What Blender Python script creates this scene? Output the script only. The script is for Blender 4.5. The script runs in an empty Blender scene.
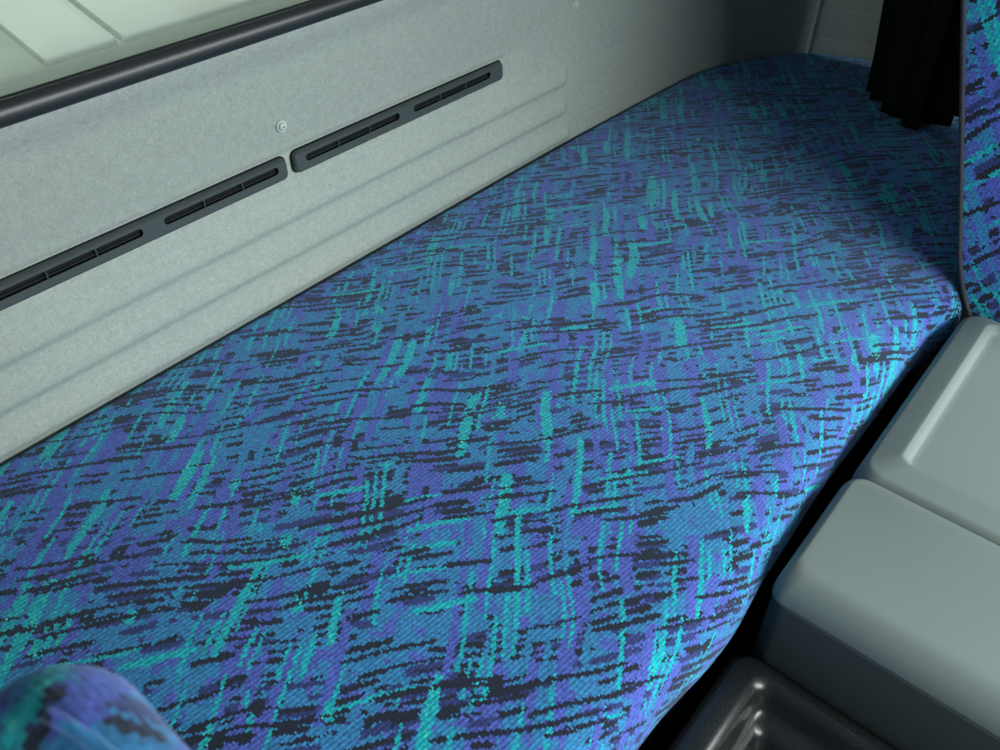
import bpy, bmesh, math, random
from mathutils import Vector, Matrix
random.seed(7)
PI = math.pi
SC = bpy.context.scene
COL = SC.collection

# ------------------------------------------------------------------ objects
def link(name, me, mat=None, parent=None, smooth=True):
    o = bpy.data.objects.new(name, me)
    COL.objects.link(o)
    if mat is not None:
        me.materials.append(mat)
    if parent is not None:
        o.parent = parent
        o.matrix_parent_inverse = parent.matrix_basis.inverted()
    if smooth:
        for p in me.polygons:
            p.use_smooth = True
    return o

def mesh_obj(name, verts, faces, mat=None, parent=None, smooth=True, angle=None):
    me = bpy.data.meshes.new(name)
    me.from_pydata([tuple(v) for v in verts], [], faces)
    me.update()
    bm = bmesh.new(); bm.from_mesh(me)
    bmesh.ops.recalc_face_normals(bm, faces=bm.faces)
    bm.to_mesh(me); bm.free()
    o = link(name, me, mat, parent, smooth)
    if angle is not None:
        me.set_sharp_from_angle(angle=math.radians(angle))
    return o

def thing(name, loc, label, cat, group=None):
    o = bpy.data.objects.new(name, None)
    COL.objects.link(o)
    o.location = loc
    o.empty_display_size = 0.05
    tag(o, label, cat, group)
    return o

def tag(o, label, cat, group=None):
    o['label'] = label; o['category'] = cat
    if group: o['group'] = group
    return o

def struct(o, label):
    o['kind'] = 'structure'; o['label'] = label; o['category'] = o.name.split('_')[0]
    return o

# ------------------------------------------------------------------ geometry
def ring(x0, x1, y0, y1, r, n=6):
    r = max(1e-4, min(r, (x1-x0)/2-1e-5, (y1-y0)/2-1e-5))
    out = []
    for cx, cy, a0 in ((x1-r, y1-r, 0), (x0+r, y1-r, 90), (x0+r, y0+r, 180), (x1-r, y0+r, 270)):
        for i in range(n+1):
            a = math.radians(a0+90*i/n)
            out.append((cx+r*math.cos(a), cy+r*math.sin(a)))
    return out

def loft(rings, cap0=True, cap1=True, closed=True):
    """rings: lists of 3-D points of equal length"""
    v = [p for r in rings for p in r]
    n = len(rings[0]); f = []
    for k in range(len(rings)-1):
        for i in range(n if closed else n-1):
            j = (i+1) % n
            f.append((k*n+i, k*n+j, (k+1)*n+j, (k+1)*n+i))
    if cap0: f.append(tuple(reversed(range(n))))
    if cap1: f.append(tuple((len(rings)-1)*n+i for i in range(n)))
    return v, f

def rounded(levels, n=6):
    """levels: (x0,x1,y0,y1,r,z)"""
    return [[(x, y, L[5]) for x, y in ring(*L[:5], n)] for L in levels]

def sweep(path, profile, up=Vector((0,0,1)), closed=False):
    """profile: (a,b) pairs in (side, up) axes round the path tangent"""
    rings = []
    m = len(path)
    for i, p in enumerate(path):
        p = Vector(p)
        if closed:
            t = Vector(path[(i+1) % m]) - Vector(path[i-1])
        else:
            t = Vector(path[min(i+1, m-1)]) - Vector(path[max(i-1, 0)])
        t.normalize()
        s = t.cross(up); s.normalize()
        u = s.cross(t)
        rings.append([tuple(p + s*a + u*b) for a, b in profile])
    if closed: rings.append(rings[0])
    return loft(rings, not closed, not closed)

def circ(r, n=10, ry=None):
    ry = ry or r
    return [(r*math.cos(2*PI*i/n), ry*math.sin(2*PI*i/n)) for i in range(n)]

def catmull(pts, per=8):
    out = []
    P = [Vector(p) for p in pts]
    P = [P[0]*2-P[1]] + P + [P[-1]*2-P[-2]]
    for i in range(1, len(P)-2):
        for k in range(per):
            t = k/per
            a, b, c, d = P[i-1:i+3]
            out.append(0.5*((2*b)+(c-a)*t+(2*a-5*b+4*c-d)*t*t+(3*b-3*c+d-a)*t**3))
    out.append(P[-2])
    return out

def sstep(a, b, x):
    t = max(0.0, min(1.0, (x-a)/(b-a)))
    return t*t*(3-2*t)

def bump(x, c, w):
    d = abs(x-c)/w
    return 0.0 if d >= 1 else 0.5+0.5*math.cos(PI*d)

# ------------------------------------------------------------------ node helper
class E:
    """node-expression wrapper"""
    def __init__(s, g, sock): s.g = g; s.s = sock
    def m(s, op, b=None, c=None): return s.g.math(op, s, b, c)
    def __add__(s, o): return s.m('ADD', o)
    __radd__ = __add__
    def __sub__(s, o): return s.m('SUBTRACT', o)
    def __rsub__(s, o): return s.g.math('SUBTRACT', o, s)
    def __mul__(s, o): return s.m('MULTIPLY', o)
    __rmul__ = __mul__
    def __truediv__(s, o): return s.m('DIVIDE', o)
    def floor(s): return s.m('FLOOR')
    def fract(s): return s.m('FRACT')
    def abs(s): return s.m('ABSOLUTE')
    def lt(s, o): return s.m('LESS_THAN', o)
    def gt(s, o): return s.m('GREATER_THAN', o)

class G:
    def __init__(s, tree): s.t = tree
    def node(s, kind, **kw):
        n = s.t.nodes.new(kind)
        for k, v in kw.items(): setattr(n, k, v)
        return n
    def put(s, sock, v):
        if isinstance(v, E): s.t.links.new(v.s, sock)
        elif v is not None: sock.default_value = v
    def math(s, op, a, b=None, c=None):
        n = s.node('ShaderNodeMath', operation=op)
        for i, v in enumerate((a, b, c)): s.put(n.inputs[i], v)
        return E(s, n.outputs[0])
    def xyz(s, x, y, z):
        n = s.node('ShaderNodeCombineXYZ')
        for i, v in enumerate((x, y, z)): s.put(n.inputs[i], v)
        return E(s, n.outputs[0])
    def sep(s, v):
        n = s.node('ShaderNodeSeparateXYZ'); s.put(n.inputs[0], v)
        return [E(s, o) for o in n.outputs]
    def noise(s, v, scale, detail=2.0, rough=0.5, color=False):
        n = s.node('ShaderNodeTexNoise')
        s.put(n.inputs['Vector'], v); n.inputs['Scale'].default_value = scale
        n.inputs['Detail'].default_value = detail; n.inputs['Roughness'].default_value = rough
        return E(s, n.outputs[1 if color else 0])
    def white(s, v):
        n = s.node('ShaderNodeTexWhiteNoise', noise_dimensions='3D'); s.put(n.inputs['Vector'], v)
        return E(s, n.outputs['Color'])
    def mix(s, fac, a, b, blend='MIX'):
        n = s.node('ShaderNodeMix', data_type='RGBA', blend_type=blend)
        s.put(n.inputs[0], fac); s.put(n.inputs[6], a); s.put(n.inputs[7], b)
        return E(s, n.outputs[2])
    def ramp(s, fac, stops):
        n = s.node('ShaderNodeValToRGB'); s.put(n.inputs[0], fac)
        cr = n.color_ramp
        while len(cr.elements) < len(stops): cr.elements.new(0.5)
        for e, (p, c) in zip(cr.elements, stops): e.position = p; e.color = c
        return E(s, n.outputs[0])
    def bump(s, h, strength, dist):
        n = s.node('ShaderNodeBump'); n.inputs['Strength'].default_value = strength
        n.inputs['Distance'].default_value = dist; s.put(n.inputs['Height'], h)
        return E(s, n.outputs[0])

def rgb(r, g, b):
    """sRGB 0-255 to linear"""
    f = lambda c: (c/255/12.92) if c/255 <= 0.04045 else ((c/255+0.055)/1.055)**2.4
    return (f(r), f(g), f(b), 1.0)

def new_mat(name):
    m = bpy.data.materials.new(name); m.use_nodes = True
    g = G(m.node_tree)
    b = m.node_tree.nodes['Principled BSDF']
    return m, g, b

def coords(g):
    n = g.node('ShaderNodeTexCoord')
    return E(g, n.outputs['Object'])

def plain(name, col, rough=0.5, spec=0.5, grain=None, metallic=0.0, var=0.08):
    """col: linear rgba; grain = (scale, strength, distance)"""
    m, g, b = new_mat(name)
    v = coords(g)
    n1 = g.noise(v, 9.0, 3.0)
    k = g.math('MULTIPLY_ADD', n1, var*2, 1-var)
    c = g.mix(1.0, col, g.xyz(k, k, k), 'MULTIPLY')
    g.put(b.inputs['Base Color'], c)
    b.inputs['Roughness'].default_value = rough
    b.inputs['Specular IOR Level'].default_value = spec
    b.inputs['Metallic'].default_value = metallic
    if grain:
        h = g.noise(v, grain[0], 2.0)
        g.put(b.inputs['Normal'], g.bump(h, grain[1], grain[2]))
    return m

# ------------------------------------------------------------------ upholstery
BASE  = rgb(46, 121, 172)
VIOL  = rgb(72, 89, 175)
NAVY  = rgb(42, 52, 108)
BLACK = rgb(20, 24, 38)
TEAL  = rgb(4, 164, 176)
TEAL2 = rgb(50, 178, 166)

def fabric(name, mode='flat', scale=1.0, seed=0.0, cols=None, rib_h=1.0, nap=1.0):
    m, g, b = new_mat(name)
    B, V, N, K, T, T2 = cols or (BASE, VIOL, NAVY, BLACK, TEAL, TEAL2)
    x, y, z = g.sep(coords(g))
    if mode == 'flat':                 # lies in XY, the front roll unrolls downwards
        px, py = x, y + z
    elif mode == 'shoulder':           # over a top corner
        px, py = x*0.848 - z*0.53, y*0.953 - x*0.161 - z*0.257
    else:                              # stands in Z, the corners unroll sideways
        px, py = z, y - x
    px = px*(1/scale) + seed; py = py*(1/scale) + seed*0.37
    # woven cells
    qx = (px*(1/0.0016)).floor()*0.0016
    qy = (py*(1/0.0023)).floor()*0.0023
    th = g.sep(g.white(g.xyz(qx, qy, seed)))
    qx = qx + (th[0]-0.5)*0.0020                      # single threads stray over the stroke edges
    qy = qy + (th[2]-0.5)*0.0016
    q = g.xyz(qx, qy, seed)
    w = g.noise(q, 210.0, 2.0, 0.7)                   # ragged stroke edges
    w2 = g.noise(g.xyz(qy, qx, seed+3.3), 95.0, 2.0, 0.6)
    wl = g.noise(q, 7.0, 1.0)                         # strokes bend a little
    wl2 = g.noise(g.xyz(qx, qy, seed+9.1), 5.0, 1.0)

    def axes(deg):
        a = math.radians(deg)
        u = qx*math.cos(a) + qy*math.sin(a)
        v = qy*math.cos(a) - qx*math.sin(a)
        return u, v
    def stroke(deg, L, W, dens, tmin, tmax, k, rag=0.0034, bend=0.03, lmin=0.35, mask=None):
        u, v = axes(deg)
        v = v + (w-0.5)*rag + (wl-0.5)*bend
        u = u + (w2-0.5)*(rag*3.0)
        r = v*(1/W) + k*0.31
        row = r.floor(); fv = (r.fract()-0.5).abs()
        h = g.sep(g.white(g.xyz(row, k+seed, 1.7)))
        c = u*(1/L) + h[0]*13.0
        cc = c.floor(); fu = (c.fract()-0.5).abs()
        h2 = g.sep(g.white(g.xyz(row, cc, k+seed)))
        ln = g.math('MULTIPLY_ADD', h2[1], (1-lmin)*0.5, lmin*0.5)
        th = g.math('MULTIPLY_ADD', h2[2], (tmax-tmin)*0.5, tmin*0.5)
        tap = fu/ln
        th = th*(1.0 - 0.30*tap*tap)
        d = h2[0].lt(dens if mask is None else mask*dens)
        return d*fu.lt(ln)*fv.lt(th)

    cl = g.noise(g.xyz(qx, qy, seed+21.0), 14.0, 2.0, 0.6)
    mk = g.math('MULTIPLY_ADD', cl, 3.4, -0.75)       # clusters
    cl2 = g.noise(g.xyz(qx, qy, seed+41.0), 11.0, 2.0, 0.6)
    mk2 = g.math('MULTIPLY_ADD', cl2, 3.0, -0.55)
    DK, TL = -37.0, 35.0
    col = B
    # soft blotches of violet in the ground
    bl = g.noise(g.xyz(qx, qy, seed+5.0), 52.0, 3.0, 0.65)
    col = g.mix(bl.gt(0.57), col, V)
    col = g.mix(stroke(TL, .12, .030, .46, .45, .95, 1.0, rag=.008), col, V)
    col = g.mix(stroke(DK, .070, .011, .34, .45, .90, 2.0, mask=mk), col, N)
    col = g.mix(stroke(DK, .074, .0090, .46, .28, .75, 3.0, mask=mk), col, K)
    col = g.mix(stroke(DK, .034, .0080, .24, .40, .90, 4.0, mask=mk2), col, K)
    col = g.mix(stroke(TL, .14, .019, .36, .30, .80, 5.0, rag=.006), col, V)
    col = g.mix(stroke(TL, .10, .017, .26, .25, .65, 5.5, rag=.006), col, B)
    col = g.mix(stroke(TL, .115, .017, .18, .28, .75, 6.0, mask=mk2), col, T)
    col = g.mix(stroke(TL, .10, .0080, .32, .30, .62, 7.0, mask=mk2), col, T)
    col = g.mix(stroke(DK, .080, .012, .07, .25, .55, 8.0), col, T)
    col = g.mix(stroke(DK, .14, .012, .30, .22, .48, 9.0, bend=.05), col, K)
    col = g.mix(stroke(DK, .060, .0100, .18, .25, .60, 10.0, mask=mk), col, K)
    # single bright threads inside the teal, and thread-to-thread colour variation
    spark = th[1].gt(0.93)*stroke(TL, .115, .017, .18, .28, .75, 6.0, mask=mk2)
    col = g.mix(spark, col, T2)
    kk = g.math('MULTIPLY_ADD', th[1], 0.60, 0.70)
    col = g.mix(1.0, col, g.xyz(kk, kk, kk), 'MULTIPLY')
    g.put(b.inputs['Base Color'], col)
    b.inputs['Roughness'].default_value = 0.85
    b.inputs['Specular IOR Level'].default_value = 0.25
    b.inputs['Sheen Weight'].default_value = 0.42*nap
    b.inputs['Sheen Roughness'].default_value = 0.5
    b.inputs['Sheen Tint'].default_value = rgb(190, 215, 255)
    rib = g.math('SINE', (py + px*0.12)*(2*PI/0.0042))
    fine = g.math('SINE', px*(2*PI/0.0026))
    hgt = rib*(0.42*rib_h) + fine*0.15 + (th[1]-0.5)*0.8
    g.put(b.inputs['Normal'], g.bump(hgt, 0.40, 0.0009))
    return m

# ------------------------------------------------------------------ materials
def wall_material(name, c1, c2, amp=0.10, upper=None):
    m, g, b = new_mat(name)
    v = coords(g)
    n1 = g.noise(v, 420.0, 2.0, 0.7)
    n2 = g.noise(v, 5.0, 3.0)
    n3 = g.noise(v, 150.0, 2.0, 0.6)
    c = g.mix(g.math('MULTIPLY_ADD', n2, 1.6, -0.3), c1, c2)
    if upper:                              # darker tint above the stamped strip, fading out to the right
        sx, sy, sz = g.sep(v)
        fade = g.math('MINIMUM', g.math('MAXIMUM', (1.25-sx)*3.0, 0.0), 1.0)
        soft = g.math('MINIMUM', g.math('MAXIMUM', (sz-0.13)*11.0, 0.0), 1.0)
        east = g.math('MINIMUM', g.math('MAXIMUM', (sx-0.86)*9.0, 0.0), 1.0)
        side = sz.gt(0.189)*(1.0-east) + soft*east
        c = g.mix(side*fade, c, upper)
    k = g.math('MULTIPLY_ADD', n1, amp*4, 1-amp*2) * g.math('MULTIPLY_ADD', n3, amp*2, 1-amp)
    c = g.mix(1.0, c, g.xyz(k, k, k), 'MULTIPLY')
    g.put(b.inputs['Base Color'], c)
    b.inputs['Roughness'].default_value = 0.9
    b.inputs['Specular IOR Level'].default_value = 0.2
    g.put(b.inputs['Normal'], g.bump(n1, 0.35, 0.0008))
    return m

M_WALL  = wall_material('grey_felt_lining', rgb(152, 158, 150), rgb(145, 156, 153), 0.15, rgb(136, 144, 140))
M_PLAST = plain('black_vent_plastic', rgb(60, 68, 69), 0.42, 0.4, (700, 0.15, 0.0004))
M_DARK  = plain('dark_duct_plastic', rgb(12, 14, 16), 0.7, 0.2)
M_DUCT  = plain('dark_louvre_plastic', rgb(40, 46, 48), 0.6, 0.3)
M_RUBB  = plain('black_rubber', rgb(30, 34, 36), 0.38, 0.5, (300, 0.08, 0.0005))
M_BOX   = plain('grey_grained_plastic', rgb(120, 131, 129), 0.55, 0.35, (700, 0.28, 0.0006), var=0.05)
M_BODY  = plain('shaded_grey_plastic', rgb(76, 85, 85), 0.6, 0.3, (900, 0.30, 0.0005), var=0.05)  # the lid's grey plastic, its colour darkened for shade on the box sides
def tray_material():
    m, g, b = new_mat('black_tray_plastic')
    v = coords(g)
    n = g.noise(v, 620.0, 2.0, 0.6); d = g.noise(v, 16.0, 2.0)
    dust = (n.gt(0.60))*g.math('MULTIPLY_ADD', d, 3.0, -1.0)
    dust = g.math('MINIMUM', g.math('MAXIMUM', dust, 0.0), 1.0)*0.22
    g.put(b.inputs['Base Color'], g.mix(dust, rgb(28, 31, 32), rgb(120, 124, 124)))
    g.put(b.inputs['Roughness'], g.math('MULTIPLY_ADD', dust, 0.25, 0.29))
    b.inputs['Specular IOR Level'].default_value = 0.6
    g.put(b.inputs['Normal'], g.bump(n, 0.05, 0.0003))
    return m
M_TRAY = tray_material()
M_CURT  = plain('black_curtain_cloth', rgb(22, 23, 24), 0.9, 0.1, (500, 0.3, 0.0008))
M_PIPE  = plain('dark_piping', rgb(44, 46, 56), 0.7, 0.3, (900, 0.3, 0.0005))
M_BUTT  = plain('grey_trim_plastic', rgb(168, 177, 170), 0.5, 0.4)
M_SCREW = plain('dark_screw_recess', rgb(92, 98, 96), 0.5, 0.4)
M_METAL = plain('dull_steel', rgb(170, 168, 150), 0.35, 0.5, metallic=0.9)
M_PANEL = plain('pale_painted_panel', rgb(204, 212, 208), 0.55, 0.4, var=0.10)
M_FRAME = plain('grey_green_paint', rgb(164, 175, 167), 0.6, 0.3, var=0.04)
M_FRAME2 = plain('light_grey_paint', rgb(186, 197, 191), 0.6, 0.3, var=0.04)
M_BASE  = plain('dark_bunk_base', rgb(40, 42, 44), 0.7, 0.3)
M_FLOOR = plain('dark_rubber_floor', rgb(36, 38, 40), 0.7, 0.3, (200, 0.3, 0.001))
M_CEIL  = wall_material('pale_headliner', rgb(150, 154, 150), rgb(140, 146, 144))
M_MATT  = fabric('patterned_blue_upholstery', 'flat', 1.0)
M_SEAT  = fabric('patterned_blue_seat_cover', 'stand', 1.2, 4.7, rib_h=0.5)
M_SEAT2 = fabric('patterned_blue_backrest_cover', 'shoulder', 1.2, 11.3, rib_h=0.15)

def glass_material():
    m = bpy.data.materials.new('tinted_glass'); m.use_nodes = True
    t = m.node_tree; g = G(t)
    t.nodes.remove(t.nodes['Principled BSDF'])
    out = t.nodes['Material Output']
    tr = g.node('ShaderNodeBsdfTransparent'); tr.inputs[0].default_value = (0.90, 0.945, 0.92, 1)
    gl = g.node('ShaderNodeBsdfGlossy'); gl.inputs['Roughness'].default_value = 0.02
    fr = g.node('ShaderNodeFresnel'); fr.inputs[0].default_value = 1.45
    mx = g.node('ShaderNodeMixShader')
    t.links.new(fr.outputs[0], mx.inputs[0]); t.links.new(tr.outputs[0], mx.inputs[1]); t.links.new(gl.outputs[0], mx.inputs[2])
    t.links.new(mx.outputs[0], out.inputs[0])
    return m
M_GLASS = glass_material()

# ------------------------------------------------------------------ the cab's rear wall
YW = 0.757
CORNER = catmull([(-0.62, YW), (0.2, YW), (0.75, YW), (1.05, YW-.001), (1.25, .752), (1.40, .747), (1.475, .740), (1.55, .718),
                  (1.63, .683), (1.695, .640), (1.733, .58), (1.750, .50), (1.745, .40), (1.735, .28), (1.73, .0), (1.73, -.35)], 24)
def resample(pts, steps):
    """walk the polyline; steps(x) gives the local spacing"""
    out = [pts[0].copy()]; acc = 0.0
    for a, b in zip(pts, pts[1:]):
        d = (b-a).length; pos = 0.0
        st = steps(a.x)
        while acc + (d-pos) >= st:
            pos += st-acc; acc = 0.0
            out.append(a.lerp(b, pos/d))
        acc += d-pos
    out.append(pts[-1].copy())
    return out
PATH = resample(CORNER, lambda x: 0.0025 if 0.86 < x < 0.93 or 1.0 < x < 1.09 else 0.009)
SEAM = min(range(len(PATH)), key=lambda i: (PATH[i]-Vector((1.712, .622))).length)
ZS = []
z = -0.03
while z < 0.3265:
    ZS.append(z); z += 0.0025
ZS += [0.37, 0.42, 0.5, 0.6, 0.7, 0.76, 0.85, 0.95]
WIN = (-0.5, 1.0, 0.3245, 0.76)

def wall_offset(x, zz, endwall):
    """how far the lining stands proud of its plane (towards the cab)"""
    o = 0.0
    if not endwall:
        # three moulded ribs that stop short of the corner
        for c, xe in ((0.112, 1.046), (0.063, 1.050), (0.0145, 1.064)):
            prof = 0.5+0.5*math.cos(PI*min(1.0, max(0.0, abs(zz-c)-0.003)/0.0165))
            o += 0.0068*prof*sstep(xe+0.008, xe-0.008, x)
            # faint continuation of the rib lines
            o -= 0.0007*bump(zz, c+.014, .006)*sstep(xe, xe+.05, x)
        o -= 0.0030*sstep(0.145, 0.0, zz)*sstep(1.2, 1.0, x)
        # stamped strip that holds the vents
        inx = sstep(0.902, 0.895, x)
        o -= 0.0035*inx*sstep(0.1885, 0.1835, zz)*sstep(0.1475, 0.1515, zz)
        o += 0.0012*sstep(0.199, 0.190, zz)*sstep(0.187, 0.1895, zz)*sstep(0.915, 0.905, x)
        o += 0.0018*bump(x, 0.9035, 0.006)*sstep(0.196, 0.189, zz)*sstep(0.144, 0.150, zz)
        # the lining flares out to the window seal
        o += 0.009*sstep(0.280, 0.316, zz)*sstep(1.25, 0.9, x)
        # lower part leans in a little
        o += 0.002*sstep(0.15, 0.0, zz)*sstep(1.35, 0.9, x)
    else:
        for c in (0.03, 0.085, 0.15):
            o -= 0.0009*bump(zz, c, .006)
    o += 0.002*math.sin(x*5.1+zz*9)*0.4
    # bottom edge rolls away over the mattress
    if zz < 0.010:
        o -= 0.010*(1-math.sqrt(max(0.0, 1-((0.010-zz)/0.040)**2)))*1.6
    return o

def build_wall(name, i0, i1, endwall):
    pts = PATH[i0:i1+1]
    verts = []; idx = {}
    for i, p in enumerate(pts):
        k = i0+i
        a, b = PATH[max(k-1, 0)], PATH[min(k+1, len(PATH)-1)]
        t = (b-a).normalized()
        nrm = Vector((t.y, -t.x))                    # into the cab
        for j, zz in enumerate(ZS):
            o = wall_offset(p.x, zz, endwall)
            if endwall:                              # stitched joint at the seam
                d = sum(((PATH[q+1]-PATH[q]).length for q in range(i0, k)), 0.0) if i < 12 else 1.0
                o -= 0.004*bump(d, 0.0, 0.010)
            q = p + nrm*o
            idx[i, j] = len(verts); verts.append((q.x, q.y, zz))
    faces = []
    for i in range(len(pts)-1):
        for j in range(len(ZS)-1):
            zm = (ZS[j]+ZS[j+1])/2
            if not endwall and WIN[2] <= zm <= WIN[3] and WIN[0] < pts[i].x and pts[i+1].x < WIN[1]:
                continue
            faces.append((idx[i, j], idx[i+1, j], idx[i+1, j+1], idx[i, j+1]))
    me = bpy.data.meshes.new(name); me.from_pydata(verts, [], faces); me.update()
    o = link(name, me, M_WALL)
    s = o.modifiers.new('thick', 'SOLIDIFY'); s.thickness = 0.012; s.offset = -1
    return o

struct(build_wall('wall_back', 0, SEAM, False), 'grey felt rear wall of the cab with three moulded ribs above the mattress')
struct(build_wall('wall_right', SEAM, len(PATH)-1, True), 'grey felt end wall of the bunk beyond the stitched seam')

# ------------------------------------------------------------------ window: rubber seal and pane
def rrect_path(x0, x1, z0, z1, r, y, n=8):
    return [(x, y, zz) for x, zz in ring(x0, x1, z0, z1, r, n)]
win = bpy.data.objects.new('window_1', None); COL.objects.link(win); win.location = (0.25, YW, 0.335)
struct(win, 'rear window with a black rubber seal above the bunk')
def dense(path, step=0.03):
    out = []
    for a, b in zip(path, path[1:]+path[:1]):
        a = Vector(a); b = Vector(b); n = max(1, int((b-a).length/step))
        for i in range(n): out.append(tuple(a.lerp(b, i/n)))
    return out
path = dense(rrect_path(-0.5, 1.0, 0.3248, 0.775, 0.07, YW-0.003, 8))
prof = []
for k in range(28):
    a = 2*PI*k/28
    r = 0.0103 + 0.0008*math.cos(2*a)
    prof.append((r*math.cos(a), r*math.sin(a)*0.92))
v, f = sweep(path, prof, Vector((0, 1, 0)), True)
mesh_obj('seal', v, f, M_RUBB, win)
path2 = dense(rrect_path(-0.486, 0.986, 0.3325, 0.763, 0.06, YW+0.005, 8))
v, f = sweep(path2, circ(0.0034, 10), Vector((0, 1, 0)), True)
mesh_obj('seal_lip', v, f, M_RUBB, win)
gx = ring(-0.488, 0.988, 0.326, 0.768, 0.06, 6)
v, f = loft([[(x, YW+0.016, zz) for x, zz in gx], [(x, YW+0.020, zz) for x, zz in gx]])
mesh_obj('pane', v, f, M_GLASS, win, smooth=False)

# ------------------------------------------------------------------ outside the window: sloping pale cover
ext = thing('cargo_cover', (0.6, 1.2, 0.25), 'pale sloping cover with a dark joint seen through the rear window', 'cover')
SL = 0.23
def zc(y): return 0.272 + SL*(y-1.0)
def slab(name, x0, x1, y0, y1, dz, th, mat, r=0.006):
    rr = ring(x0, x1, y0, y1, r, 4)
    lv = []
    for ins, d in ((0, -th), (0, -0.004), (0.0012, -0.001), (0.004, 0.0)):
        lv.append([(x, y, zc(y)+dz+d) for x, y in ring(x0+ins, x1-ins, y0+ins, y1-ins, r, 4)])
    v, f = loft(lv)
    return mesh_obj(name, v, f, mat, ext, angle=40)
slab('deck_frame', -0.4, 2.2, 0.90, 2.6, -0.010, 0.05, M_FRAME)
slab('cover_panel', 0.372, 0.4635, 1.0, 2.5, 0.0, 0.012, M_PANEL)
slab('cover_panel', 0.4705, 1.25, 1.0, 2.5, 0.0, 0.012, M_PANEL)
slab('cover_panel', 1.257, 2.1, 1.0, 2.5, 0.0, 0.012, M_PANEL)
slab('front_rail', -0.4, 2.2, 0.900, 0.958, 0.0175, 0.05, M_FRAME2)

# ------------------------------------------------------------------ vents
def slot_shape(x0, x1, z0, z1, n=5):
    r = (z1-z0)/2*0.9
    return ring(x0, x1, z0, z1, r, n)

def make_vent(x0, x1, slots, label):
    yb = YW + 0.0035
    t = thing('air_vent', ((x0+x1)/2, yb, 0.168), label, 'vent', 'black air vents in the rear wall')
    z0, z1 = 0.1545, 0.1812
    # face plate with real slots, filled from its outlines and given thickness
    bm = bmesh.new()
    yf = yb - 0.0075
    loops = [ring(x0+0.0035, x1-0.0035, z0+0.0035, z1-0.0022, 0.0045, 6)] + [slot_shape(a, b, 0.1660, 0.1752) for a, b in slots]
    edges = []
    for lp in loops:
        vs = [bm.verts.new((x, yf, zz)) for x, zz in lp]
        edges += [bm.edges.new((vs[i], vs[(i+1) % len(vs)])) for i in range(len(vs))]
    bmesh.ops.triangle_fill(bm, use_beauty=True, use_dissolve=False, edges=edges)
    me = bpy.data.meshes.new('face_plate')
    bmesh.ops.recalc_face_normals(bm, faces=bm.faces)
    for fa in bm.faces:
        if fa.normal.y > 0: fa.normal_flip()
    bm.to_mesh(me); bm.free()
    o = link('face_plate', me, M_PLAST, t, smooth=False)
    s = o.modifiers.new('thick', 'SOLIDIFY'); s.thickness = 0.0012; s.offset = -1
    # bevelled rim round it
    lv = []
    for ins, insb, y in ((0, 0, yb+0.003), (0, 0, yf+0.0045), (0.0006, 0.0008, yf+0.0022), (0.0022, 0.0022, yf+0.0003), (0.0036, 0.0024, yf)):
        lv.append([(x, y, zz) for x, zz in ring(x0+ins, x1-ins, z0+ins, z1-insb, 0.0075-ins*0.8, 6)])
    v, f = loft(lv, False, False)
    mesh_obj('rim', v, f, M_PLAST, t)
    # dark ring standing in for the gap shadow round the rim
    lv = [[(x, y, zz) for x, zz in ring(x0-d, x1+d, z0-d*0.5, z1+d, 0.0085, 6)] for d, y in ((0.0015, yb+0.002), (0.0015, yb-0.0012), (-0.001, yb-0.0016))]
    v, f = loft(lv, False, False)
    mesh_obj('gasket', v, f, M_DARK, t)
    # duct behind
    lv = [[(x, y, zz) for x, zz in ring(x0+0.002, x1-0.002, z0+0.002, z1-0.002, 0.005, 4)] for y in (yb-0.0016, yb-0.0004)]
    v, f = loft(lv)
    mesh_obj('duct', v, f, M_DARK, t, smooth=False)
    for a, b in slots:
        w = b-a
        for q in (1/3, 2/3):
            cx = a+w*q
            lv = [[(x, y, zz) for x, zz in ring(cx-0.0005, cx+0.0005, 0.1655, 0.1757, 0.0003, 1)] for y in (yf+0.0004, yb-0.0018)]
            v, f = loft(lv); mesh_obj('divider', v, f, M_PLAST, o, smooth=False)
        # thin louvre low inside the slot
        lv = [[(x, y, zz) for x, zz in ((a+0.003, 0.1680), (b-0.003, 0.1680), (b-0.003, 0.1685), (a+0.003, 0.1685))] for y in (yf+0.0024, yb-0.0018)]
        v, f = loft(lv); mesh_obj('louvre', v, f, M_DUCT, o, smooth=False)
    return t
make_vent(0.129, 0.5030, ((0.160, 0.3145), (0.3395, 0.4890)), 'black slotted air vent cut off by the left photo edge')
make_vent(0.5135, 0.8920, ((0.5295, 0.6835), (0.7095, 0.8625)), 'black slotted air vent at the right, ending before the corner')

# ------------------------------------------------------------------ trim buttons
def make_button(x, zz, label):
    t = thing('trim_button', (x, YW, zz), label, 'button', 'grey trim buttons above the vents')
    def disc(name, prof, mat, n=24):
        lv = [[(x+r*math.cos(2*PI*i/n), y, zz+r*math.sin(2*PI*i/n)) for i in range(n)] for r, y in prof]
        v, f = loft(lv, False, True); return mesh_obj(name, v, f, mat, t, angle=50)
    y0 = YW + 0.001
    disc('flange', [(0.0070, y0), (0.0070, y0-0.0022), (0.0064, y0-0.0030), (0.0050, y0-0.0030), (0.0046, y0-0.0022), (0.0004, y0-0.0022)], M_BUTT)
    cap = disc('cap', [(0.0043, y0-0.0018), (0.0043, y0-0.0048), (0.0037, y0-0.0056), (0.0014, y0-0.0058)], M_BUTT)
    disc('screw_hole', [(0.0013, y0-0.0052), (0.0013, y0-0.0060), (0.0003, y0-0.0060)], M_SCREW, 12).parent = cap
make_button(0.506, 0.2175, 'round grey trim button between the window and the gap of the two vents')
make_button(1.0645, 0.2165, 'round grey trim button at the top edge, right of the vents')

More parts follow.
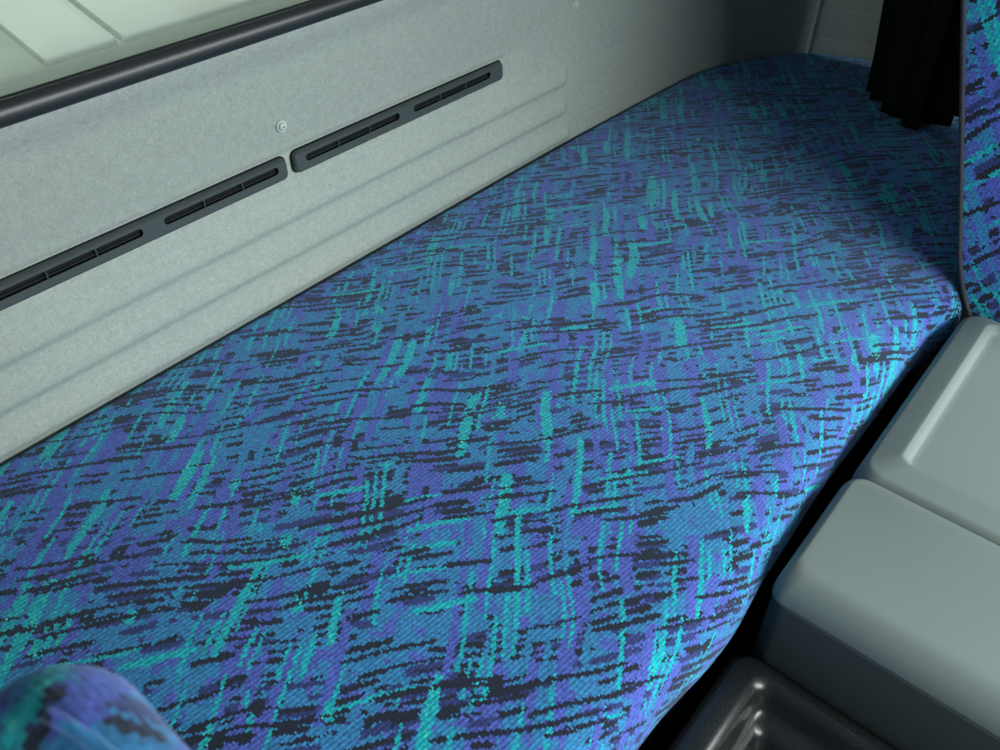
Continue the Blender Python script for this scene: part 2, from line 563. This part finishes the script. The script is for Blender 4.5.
# ------------------------------------------------------------------ mattress
def front_y(x):
    return 0.1075 - 0.0075*bump(x, 0.44, 0.10) + 0.004*bump(x, 0.68, 0.16) - 0.016*bump(x, 1.04, 0.07) + 0.002*math.sin(x*9)
back = [p for p in PATH if p.x >= -0.5 or p.y < 0.7]
back = [p for p in back if p.y > 0.13]
cols = []
prevx = None
nb = len(back)
for i, p in enumerate(back):
    if i % 2 and p.y > .745: continue
    # gap to the lining
    a, b = back[max(i-1, 0)], back[min(i+1, nb-1)]
    t = (b-a).normalized(); nrm = Vector((t.y, -t.x))
    q = p + nrm*0.0030
    cols.append(q)
n = len(cols)
split = next(i for i, q in enumerate(cols) if q.x > 1.25)
def front_pt(i):
    if i <= split: x = cols[i].x
    else:
        x0 = cols[split].x; t = (i-split)/(n-1-split)
        x = x0 + (1.70-x0)*t
    return Vector((x, front_y(x)))
PROFILE = [(0.012, -0.115, 0), (0.004, -0.095, 0), (0.0, -0.07, 0), (-0.001, -0.05, 0), (0.002, -0.034, 0), (0.008, -0.021, 0), (0.016, -0.0125, 0),
           (0.026, -0.007, 0), (0.038, -0.0035, 0), (0.052, -0.0015, 0)]
rows = []
for i in range(n):
    fp = front_pt(i); bp = cols[i]
    d = bp-fp; L = d.length; u = d/L
    pts = []
    for off, zz, _ in PROFILE:
        p = fp+u*off; pts.append((p.x, p.y, zz))
    for k in range(1, 40):
        s = 0.052 + (L-0.052-0.014)*k/40
        p = fp+u*s
        zz = 0.003*math.sin(PI*min(1, max(0, (s-.05)/(L-.07))))*1.0 - 0.0015*(1-min(1, (s-.052)/.05))
        zz += 0.0016*math.sin(p.x*11+p.y*7)*math.sin(p.y*13-p.x*4) * min(1, (s-.05)/.05)
        pts.append((p.x, p.y, zz))
    for off, zz in ((0.011, -0.0002), (0.006, -0.0010), (0.0025, -0.003), (0.0005, -0.007), (0.0, -0.02), (0.0, -0.115)):
        p = fp+u*(L-off); pts.append((p.x, p.y, zz))
    rows.append(pts)
v, f = loft(rows)
mo = mesh_obj('mattress', v, f, M_MATT)
tag(mo, 'blue patterned bunk mattress with black and teal streaks filling the sleeping berth', 'mattress')
# dark bunk base that carries it
rows = []
for i in range(n):
    fp = front_pt(i) + Vector((0, 0.016)); bp = cols[i]
    rows.append([(fp.x, fp.y, -0.5), (fp.x, fp.y, -0.116), (bp.x, bp.y, -0.116), (bp.x, bp.y, -0.5)])
v, f = loft(rows)
tag(mesh_obj('bunk_base', v, f, M_BASE, smooth=False), 'dark bunk base in the shadow under the mattress front', 'bunk base')

# ------------------------------------------------------------------ storage boxes
ZT = -0.015
def lid_levels(x0, x1, y0, y1, rc, top, seam, near, far, left, right, n=9):
    """elliptical rounding with its own width on each side"""
    lv = [(x0+.0015, x1-.0015, y0+.0015, y1-.0015, rc, seam), (x0, x1, y0, y1, rc, seam+0.0012)]
    for k in range(n+1):
        a = PI/2*k/n
        c = 1-math.cos(a); s = math.sin(a)
        zz = seam+0.004 + (top-seam-0.004)*s
        lv.append((x0+near*c, x1-far*c, y0+right*c, y1-left*c, rc, zz))
    return lv
# middle box
bx = thing('storage_box', (0.58, -0.15, -0.5), 'grey plastic box with a smooth rounded lid, beside the black tray', 'box', 'grey plastic boxes beside the bunk')
X0, X1, Y0, Y1 = 0.496, 0.6700, -0.42, 0.0920
v, f = loft(rounded(lid_levels(X0, X1, Y0, Y1, 0.016, ZT, -0.050, 0.028, 0.006, 0.011, 0.02), 8))
mesh_obj('lid', v, f, M_BOX, bx)
v, f = loft(rounded([(X0+.012, X1-.006, Y0+.012, Y1-.004, .02, -0.5), (X0+.001, X1-.001, Y0+.001, Y1-.001, .02, -0.0535), (X0+.0006, X1-.0006, Y0+.0006, Y1-.0006, .02, -0.0520), (X0+.002, X1-.002, Y0+.002, Y1-.002, .02, -0.0508)], 8))
mesh_obj('body', v, f, M_BODY, bx)
# far box with a recessed lid panel
bx = thing('storage_box', (0.86, -0.15, -0.5), 'grey plastic box with a pale ridged recess in its lid, next to the seat', 'box', 'grey plastic boxes beside the bunk')
X0, X1, Y0, Y1 = 0.6750, 1.044, -0.42, 0.0905
lv = lid_levels(X0, X1, Y0, Y1, 0.022, ZT-.0050, -0.060, 0.010, 0.008, 0.010, 0.02)
ix0, ix1, iy0, iy1 = 0.7105, 1.018, -0.37, 0.0575
lv += [(X0+.016, X1-.012, Y0+.03, Y1-.015, .018, ZT-.0034),
       (ix0-.006, ix1+.005, iy0-.008, iy1+.004, .016, ZT+.0010), (ix0-.001, ix1+.001, iy0-.001, iy1+.0010, .014, ZT+.0018), (ix0+.001, ix1-.001, iy0+.001, iy1-.001, .013, ZT+.0020),
       (ix0+.0060, ix1-.006, iy0+.007, iy1-.0085, .011, ZT-.0052), (ix0+.0080, ix1-.008, iy0+.009, iy1-.0110, .010, ZT-.0062), (ix0+.012, ix1-.012, iy0+.015, iy1-.016, .008, ZT-.0062)]
v, f = loft(rounded(lv, 8))
mesh_obj('lid', v, f, M_BOX, bx)
v, f = loft(rounded([(X0+.006, X1-.012, Y0+.012, Y1-.004, .02, -0.5), (X0+.001, X1-.001, Y0+.001, Y1-.001, .02, -0.064), (X0+.002, X1-.002, Y0+.002, Y1-.002, .02, -0.0608)], 8))
mesh_obj('body', v, f, M_BODY, bx)

# ------------------------------------------------------------------ open black tray
tr = thing('storage_tray', (0.3, -0.1, -0.5), 'open black plastic tray with a stepped well beside the grey box', 'tray')
X0, X1, Y0, Y1 = 0.10, 0.4945, -0.30, 0.0995
ZR = -0.138
lv = [(X0+.01, X1-.01, Y0+.01, Y1-.010, .02, -0.5), (X0, X1, Y0, Y1, .022, ZR-.012), (X0+.001, X1-.001, Y0+.001, Y1-.001, .022, ZR-.006),
      (X0+.004, X1-.004, Y0+.004, Y1-.004, .020, ZR-.0015), (X0+.008, X1-.008, Y0+.008, Y1-.008, .018, ZR),
      (X0+.02, X1-.016, Y0+.02, Y1-.026, .016, ZR-.0004), (X0+.022, X1-.018, Y0+.022, Y1-.029, .016, ZR-.0016), (X0+.024, X1-.021, Y0+.024, Y1-.0335, .015, ZR-.0045), (X0+.026, X1-.0235, Y0+.026, Y1-.0370, .014, ZR-.0090), (X0+.027, X1-.025, Y0+.027, Y1-.0390, .014, ZR-.0150)]
v, f = loft(rounded(lv, 8), True, False)
mesh_obj('rim', v, f, M_TRAY, tr)
a0, a1, b0, b1 = X0+.027, X1-.025, Y0+.027, Y1-.039
lv = [(a0, a1, b0, b1, .014, ZR-.015), (a0+.003, a1-.003, b0+.003, b1-.003, .013, ZR-.028), (a0+.006, a1-.006, b0+.006, b1-.0055, .012, ZR-.034), (a0+.012, a1-.013, b0+.012, b1-.009, .012, ZR-.0365),
      (a0+.016, a1-.018, b0+.016, b1-.0125, .012, ZR-.0385), (a0+.019, a1-.022, b0+.019, b1-.0155, .012, ZR-.0425), (a0+.021, a1-.025, b0+.021, b1-.0175, .012, ZR-.048), (a0+.026, a1-.030, b0+.026, b1-.022, .014, ZR-.078), (a0+.034, a1-.036, b0+.034, b1-.031, .012, ZR-.085), (a0+.06, a1-.06, b0+.06, b1-.06, .01, ZR-.086)]
v, f = loft(rounded(lv, 8), False, True)
mesh_obj('well', v, f, M_TRAY, tr)

# ------------------------------------------------------------------ seats
def leanz(zz):
    """the upper backrest curves back upright"""
    return zz if zz < 0.33 else 0.33 + 0.10*(1-math.exp(-(zz-0.33)/0.10))

def make_backrest(root, xs, xe, z0, z1, yb, lean, depth, mat, rc=0.030, top_r=0.05):
    """upholstered slab leaning back over the bunk; (xs,xe) its sides, yb its rear edge at z = 0"""
    lv = []
    for k in range(29):
        zz = z0 + (z1-top_r-z0)*k/28
        lv.append((zz, 0.0))
    for k in range(1, 9):
        a = PI/2*k/8
        lv.append((z1-top_r+top_r*math.sin(a), top_r*(1-math.cos(a))))
    rings = []
    for zz, ins in lv:
        yo = yb + lean*leanz(zz) - 2.0*max(0.0, 0.045-zz)**2
        e = 0.94
        rings.append([(x, y, zz) for x, y in ring(xs+ins*e, xe-ins*e, yo-depth+ins*e, yo-ins*e, rc, 6)])
    v, f = loft(rings)
    return mesh_obj('backrest', v, f, mat, root)

seat = thing('passenger_seat', (1.3, -0.15, -0.5), 'passenger seat whose blue patterned backrest leans over the right end of the bunk', 'seat')
LEAN = 0.347
SX = 1.057
pbr = make_backrest(seat, SX, 1.56, -0.13, 0.66, 0.112, LEAN, 0.17, M_SEAT, 0.004, 0.06)
pp = [(SX-0.0008, 0.112+LEAN*leanz(zz)-2.0*max(0.0, 0.045-zz)**2-0.001, zz) for zz in [(-0.13+0.73*k/80) for k in range(81)]]
v, f = sweep(pp, circ(0.0032, 10), Vector((1, 0, 0)))
mesh_obj('piping', v, f, M_PIPE, pbr)
v, f = loft(rounded([(SX+.02, 1.54, -.56, .02, .04, -.30), (SX, 1.56, -.58, .03, .05, -.28), (SX, 1.56, -.58, .03, .05, -.20), (SX+.01, 1.55, -.57, .02, .05, -.175), (SX+.04, 1.52, -.54, -.01, .05, -.165)]))
mesh_obj('seat_cushion', v, f, M_SEAT, seat)
v, f = loft(rounded([(SX+.08, 1.48, -.5, -.02, .03, -.5), (SX+.08, 1.48, -.5, -.02, .03, -.31)]))
mesh_obj('seat_base', v, f, M_BASE, seat)

drv = thing('driver_seat', (-0.2, -0.15, -0.5), 'driver seat whose blurred blue backrest shoulder pokes into the lower left corner', 'seat')
def driver_back():
    xs, xe, z0, z1, yb, dep, rt = -0.47, 0.0225, -0.20, 0.392, 0.070, 0.14, 0.026
    rings = []
    lv = [(z0+(z1-rt-z0)*k/12, 0.0) for k in range(13)] + [(z1-rt+rt*math.sin(PI/2*k/8), rt*(1-math.cos(PI/2*k/8))) for k in range(1, 9)]
    for zz, ins in lv:
        yo = yb+LEAN*zz
        rings.append([(x, y, zz) for x, y in ring(xs+ins, xe-ins, yo-dep+ins, yo-ins, 0.026, 8)])
    v, f = loft(rings)
    v = [(x, y+0.10*(x-0.03)*(-1)*0.3, zz - 0.02*sstep(0.01, -0.06, x)*sstep(.2, .35, zz)) for x, y, zz in v]
    dbr = mesh_obj('backrest', v, f, M_SEAT2, drv)
    # welted seam over the shoulder
    pts = []
    yo = yb+LEAN*z1
    for q in [(0.0222, yo-dep*0.95, z1-0.06), (0.0205, yo-dep*0.86, z1-0.022), (0.011, yo-dep*0.66, z1-0.0035), (0.003, yo-dep*0.35, z1-0.0012), (-0.001, yo-0.034, z1-0.0012)]:
        pts.append(q)
    v, f = sweep(catmull(pts, 8), circ(0.0022, 8), Vector((1, 0, 0)))
    mesh_obj('seam', v, f, M_SEAT2, dbr)
driver_back()
v, f = loft(rounded([(-.45, .02, -.60, .02, .04, -.30), (-.47, .04, -.62, .03, .05, -.28), (-.47, .04, -.62, .03, .05, -.20), (-.46, .03, -.61, .02, .05, -.175), (-.43, .0, -.58, -.01, .05, -.165)]))
mesh_obj('seat_cushion', v, f, M_SEAT2, drv)
v, f = loft(rounded([(-.38, -.06, -.5, -.02, .03, -.5), (-.38, -.06, -.5, -.02, .03, -.31)]))
mesh_obj('seat_base', v, f, M_BASE, drv)

# ------------------------------------------------------------------ gathered black curtain
cp = [(1.700, 0.452), (1.64, 0.445), (1.57, 0.420), (1.515, 0.385), (1.480, 0.350), (1.478, 0.325), (1.50, 0.300), (1.54, 0.286), (1.60, 0.282), (1.69, 0.284)]
cpath = resample(catmull(cp, 12), lambda x: 0.004)
rings = []
for k in range(26):
    zz = 0.009 + 0.80*k/25
    pts = []
    for side in (0, 1):
        rng = range(len(cpath)) if side == 0 else range(len(cpath)-1, -1, -1)
        for i in rng:
            a, b = cpath[max(i-1, 0)], cpath[min(i+1, len(cpath)-1)]
            t = (b-a).normalized(); nrm = Vector((t.y, -t.x))
            s = i*0.004
            fold = 0.012*math.sin(s*2*PI/0.052+0.5*math.sin(zz*7)) + 0.005*math.sin(s*2*PI/0.023+zz*3)
            q = cpath[i] + nrm*(fold*(0.75+0.5*math.exp(-zz*6)) + (0.0015 if side else -0.0015))
            q.y += 0.22*min(zz, .2)*max(0.0, 1-1.6*i/len(cpath))
            pts.append((q.x, q.y, zz + (0.003*math.sin(s*40) if k == 0 else 0)))
    rings.append(pts)
v, f = loft(rings)
mesh_obj_c = mesh_obj('curtain', v, f, M_CURT)
tag(mesh_obj_c, 'black curtain hanging gathered in the dark far corner of the bunk', 'curtain')

# ------------------------------------------------------------------ floor and roof
v, f = loft([[(x, y, zz) for x, y in ((-.8, -1.3), (1.75, -1.3), (1.75, .76), (-.8, .76))] for zz in (-0.53, -0.5)])
struct(mesh_obj('floor', v, f, M_FLOOR, smooth=False), 'dark rubber cab floor under the boxes')
v, f = loft([[(x, y, zz) for x, y in ((-.8, -1.15), (1.75, -1.15), (1.75, .77), (-.8, .77))] for zz in (0.95, 0.98)])
struct(mesh_obj('ceiling', v, f, M_CEIL, smooth=False), 'pale cab roof lining over the bunk')

# ------------------------------------------------------------------ light
w = bpy.data.worlds.new('sky'); SC.world = w; w.use_nodes = True
bg = w.node_tree.nodes['Background']
bg.inputs[0].default_value = (0.80, 0.95, 0.92, 1); bg.inputs[1].default_value = 0.09

def area(name, loc, target, sx, sy, power, color):
    L = bpy.data.lights.new(name, 'AREA'); L.shape = 'RECTANGLE'; L.size = sx; L.size_y = sy
    L.energy = power; L.color = color
    o = bpy.data.objects.new(name, L); COL.objects.link(o)
    o.location = loc
    o.rotation_euler = (Vector(target)-Vector(loc)).to_track_quat('-Z', 'Y').to_euler()
    return o
area('windscreen_daylight', (0.54, -1.40, 0.70), (0.62, 0.35, 0.0), 1.85, 0.52, 49, (0.93, 1.0, 0.985))
area('side_window_daylight', (1.70, -1.00, 0.62), (0.5, 0.15, 0.0), 0.6, 0.45, 15, (0.93, 1.0, 0.985))
sl = bpy.data.lights.new('sun', 'SUN'); sl.energy = 2.3; sl.angle = 0.3; sl.color = (1.0, 1.0, 0.93)
so = bpy.data.objects.new('sun', sl); COL.objects.link(so)
so.rotation_euler = Vector((0.12, 0.24, -1.0)).to_track_quat('-Z', 'Y').to_euler()

# ------------------------------------------------------------------ camera
th, az = math.radians(41.66), math.radians(40.45)
Fh = Vector((math.cos(az), math.sin(az), 0)); R = Vector((math.sin(az), -math.cos(az), 0)); Z = Vector((0, 0, 1))
fw = Fh*math.cos(th) - Z*math.sin(th); up = Fh*math.sin(th) + Z*math.cos(th)
cd = bpy.data.cameras.new('camera'); cam = bpy.data.objects.new('camera', cd); COL.objects.link(cam)
cam.matrix_world = Matrix(((R.x, up.x, -fw.x, 0), (R.y, up.y, -fw.y, 0), (R.z, up.z, -fw.z, 0.62), (0, 0, 0, 1)))
cd.sensor_width = 36.0; cd.lens = 36.0*0.815; cd.clip_start = 0.01
cd.dof.use_dof = True; cd.dof.focus_distance = 0.95; cd.dof.aperture_fstop = 12.0
SC.camera = cam

SC.view_settings.view_transform = 'Standard'; SC.view_settings.look = 'None'
SC.view_settings.gamma = 1.0; SC.view_settings.use_curve_mapping = False
SC.view_settings.exposure = 0.1
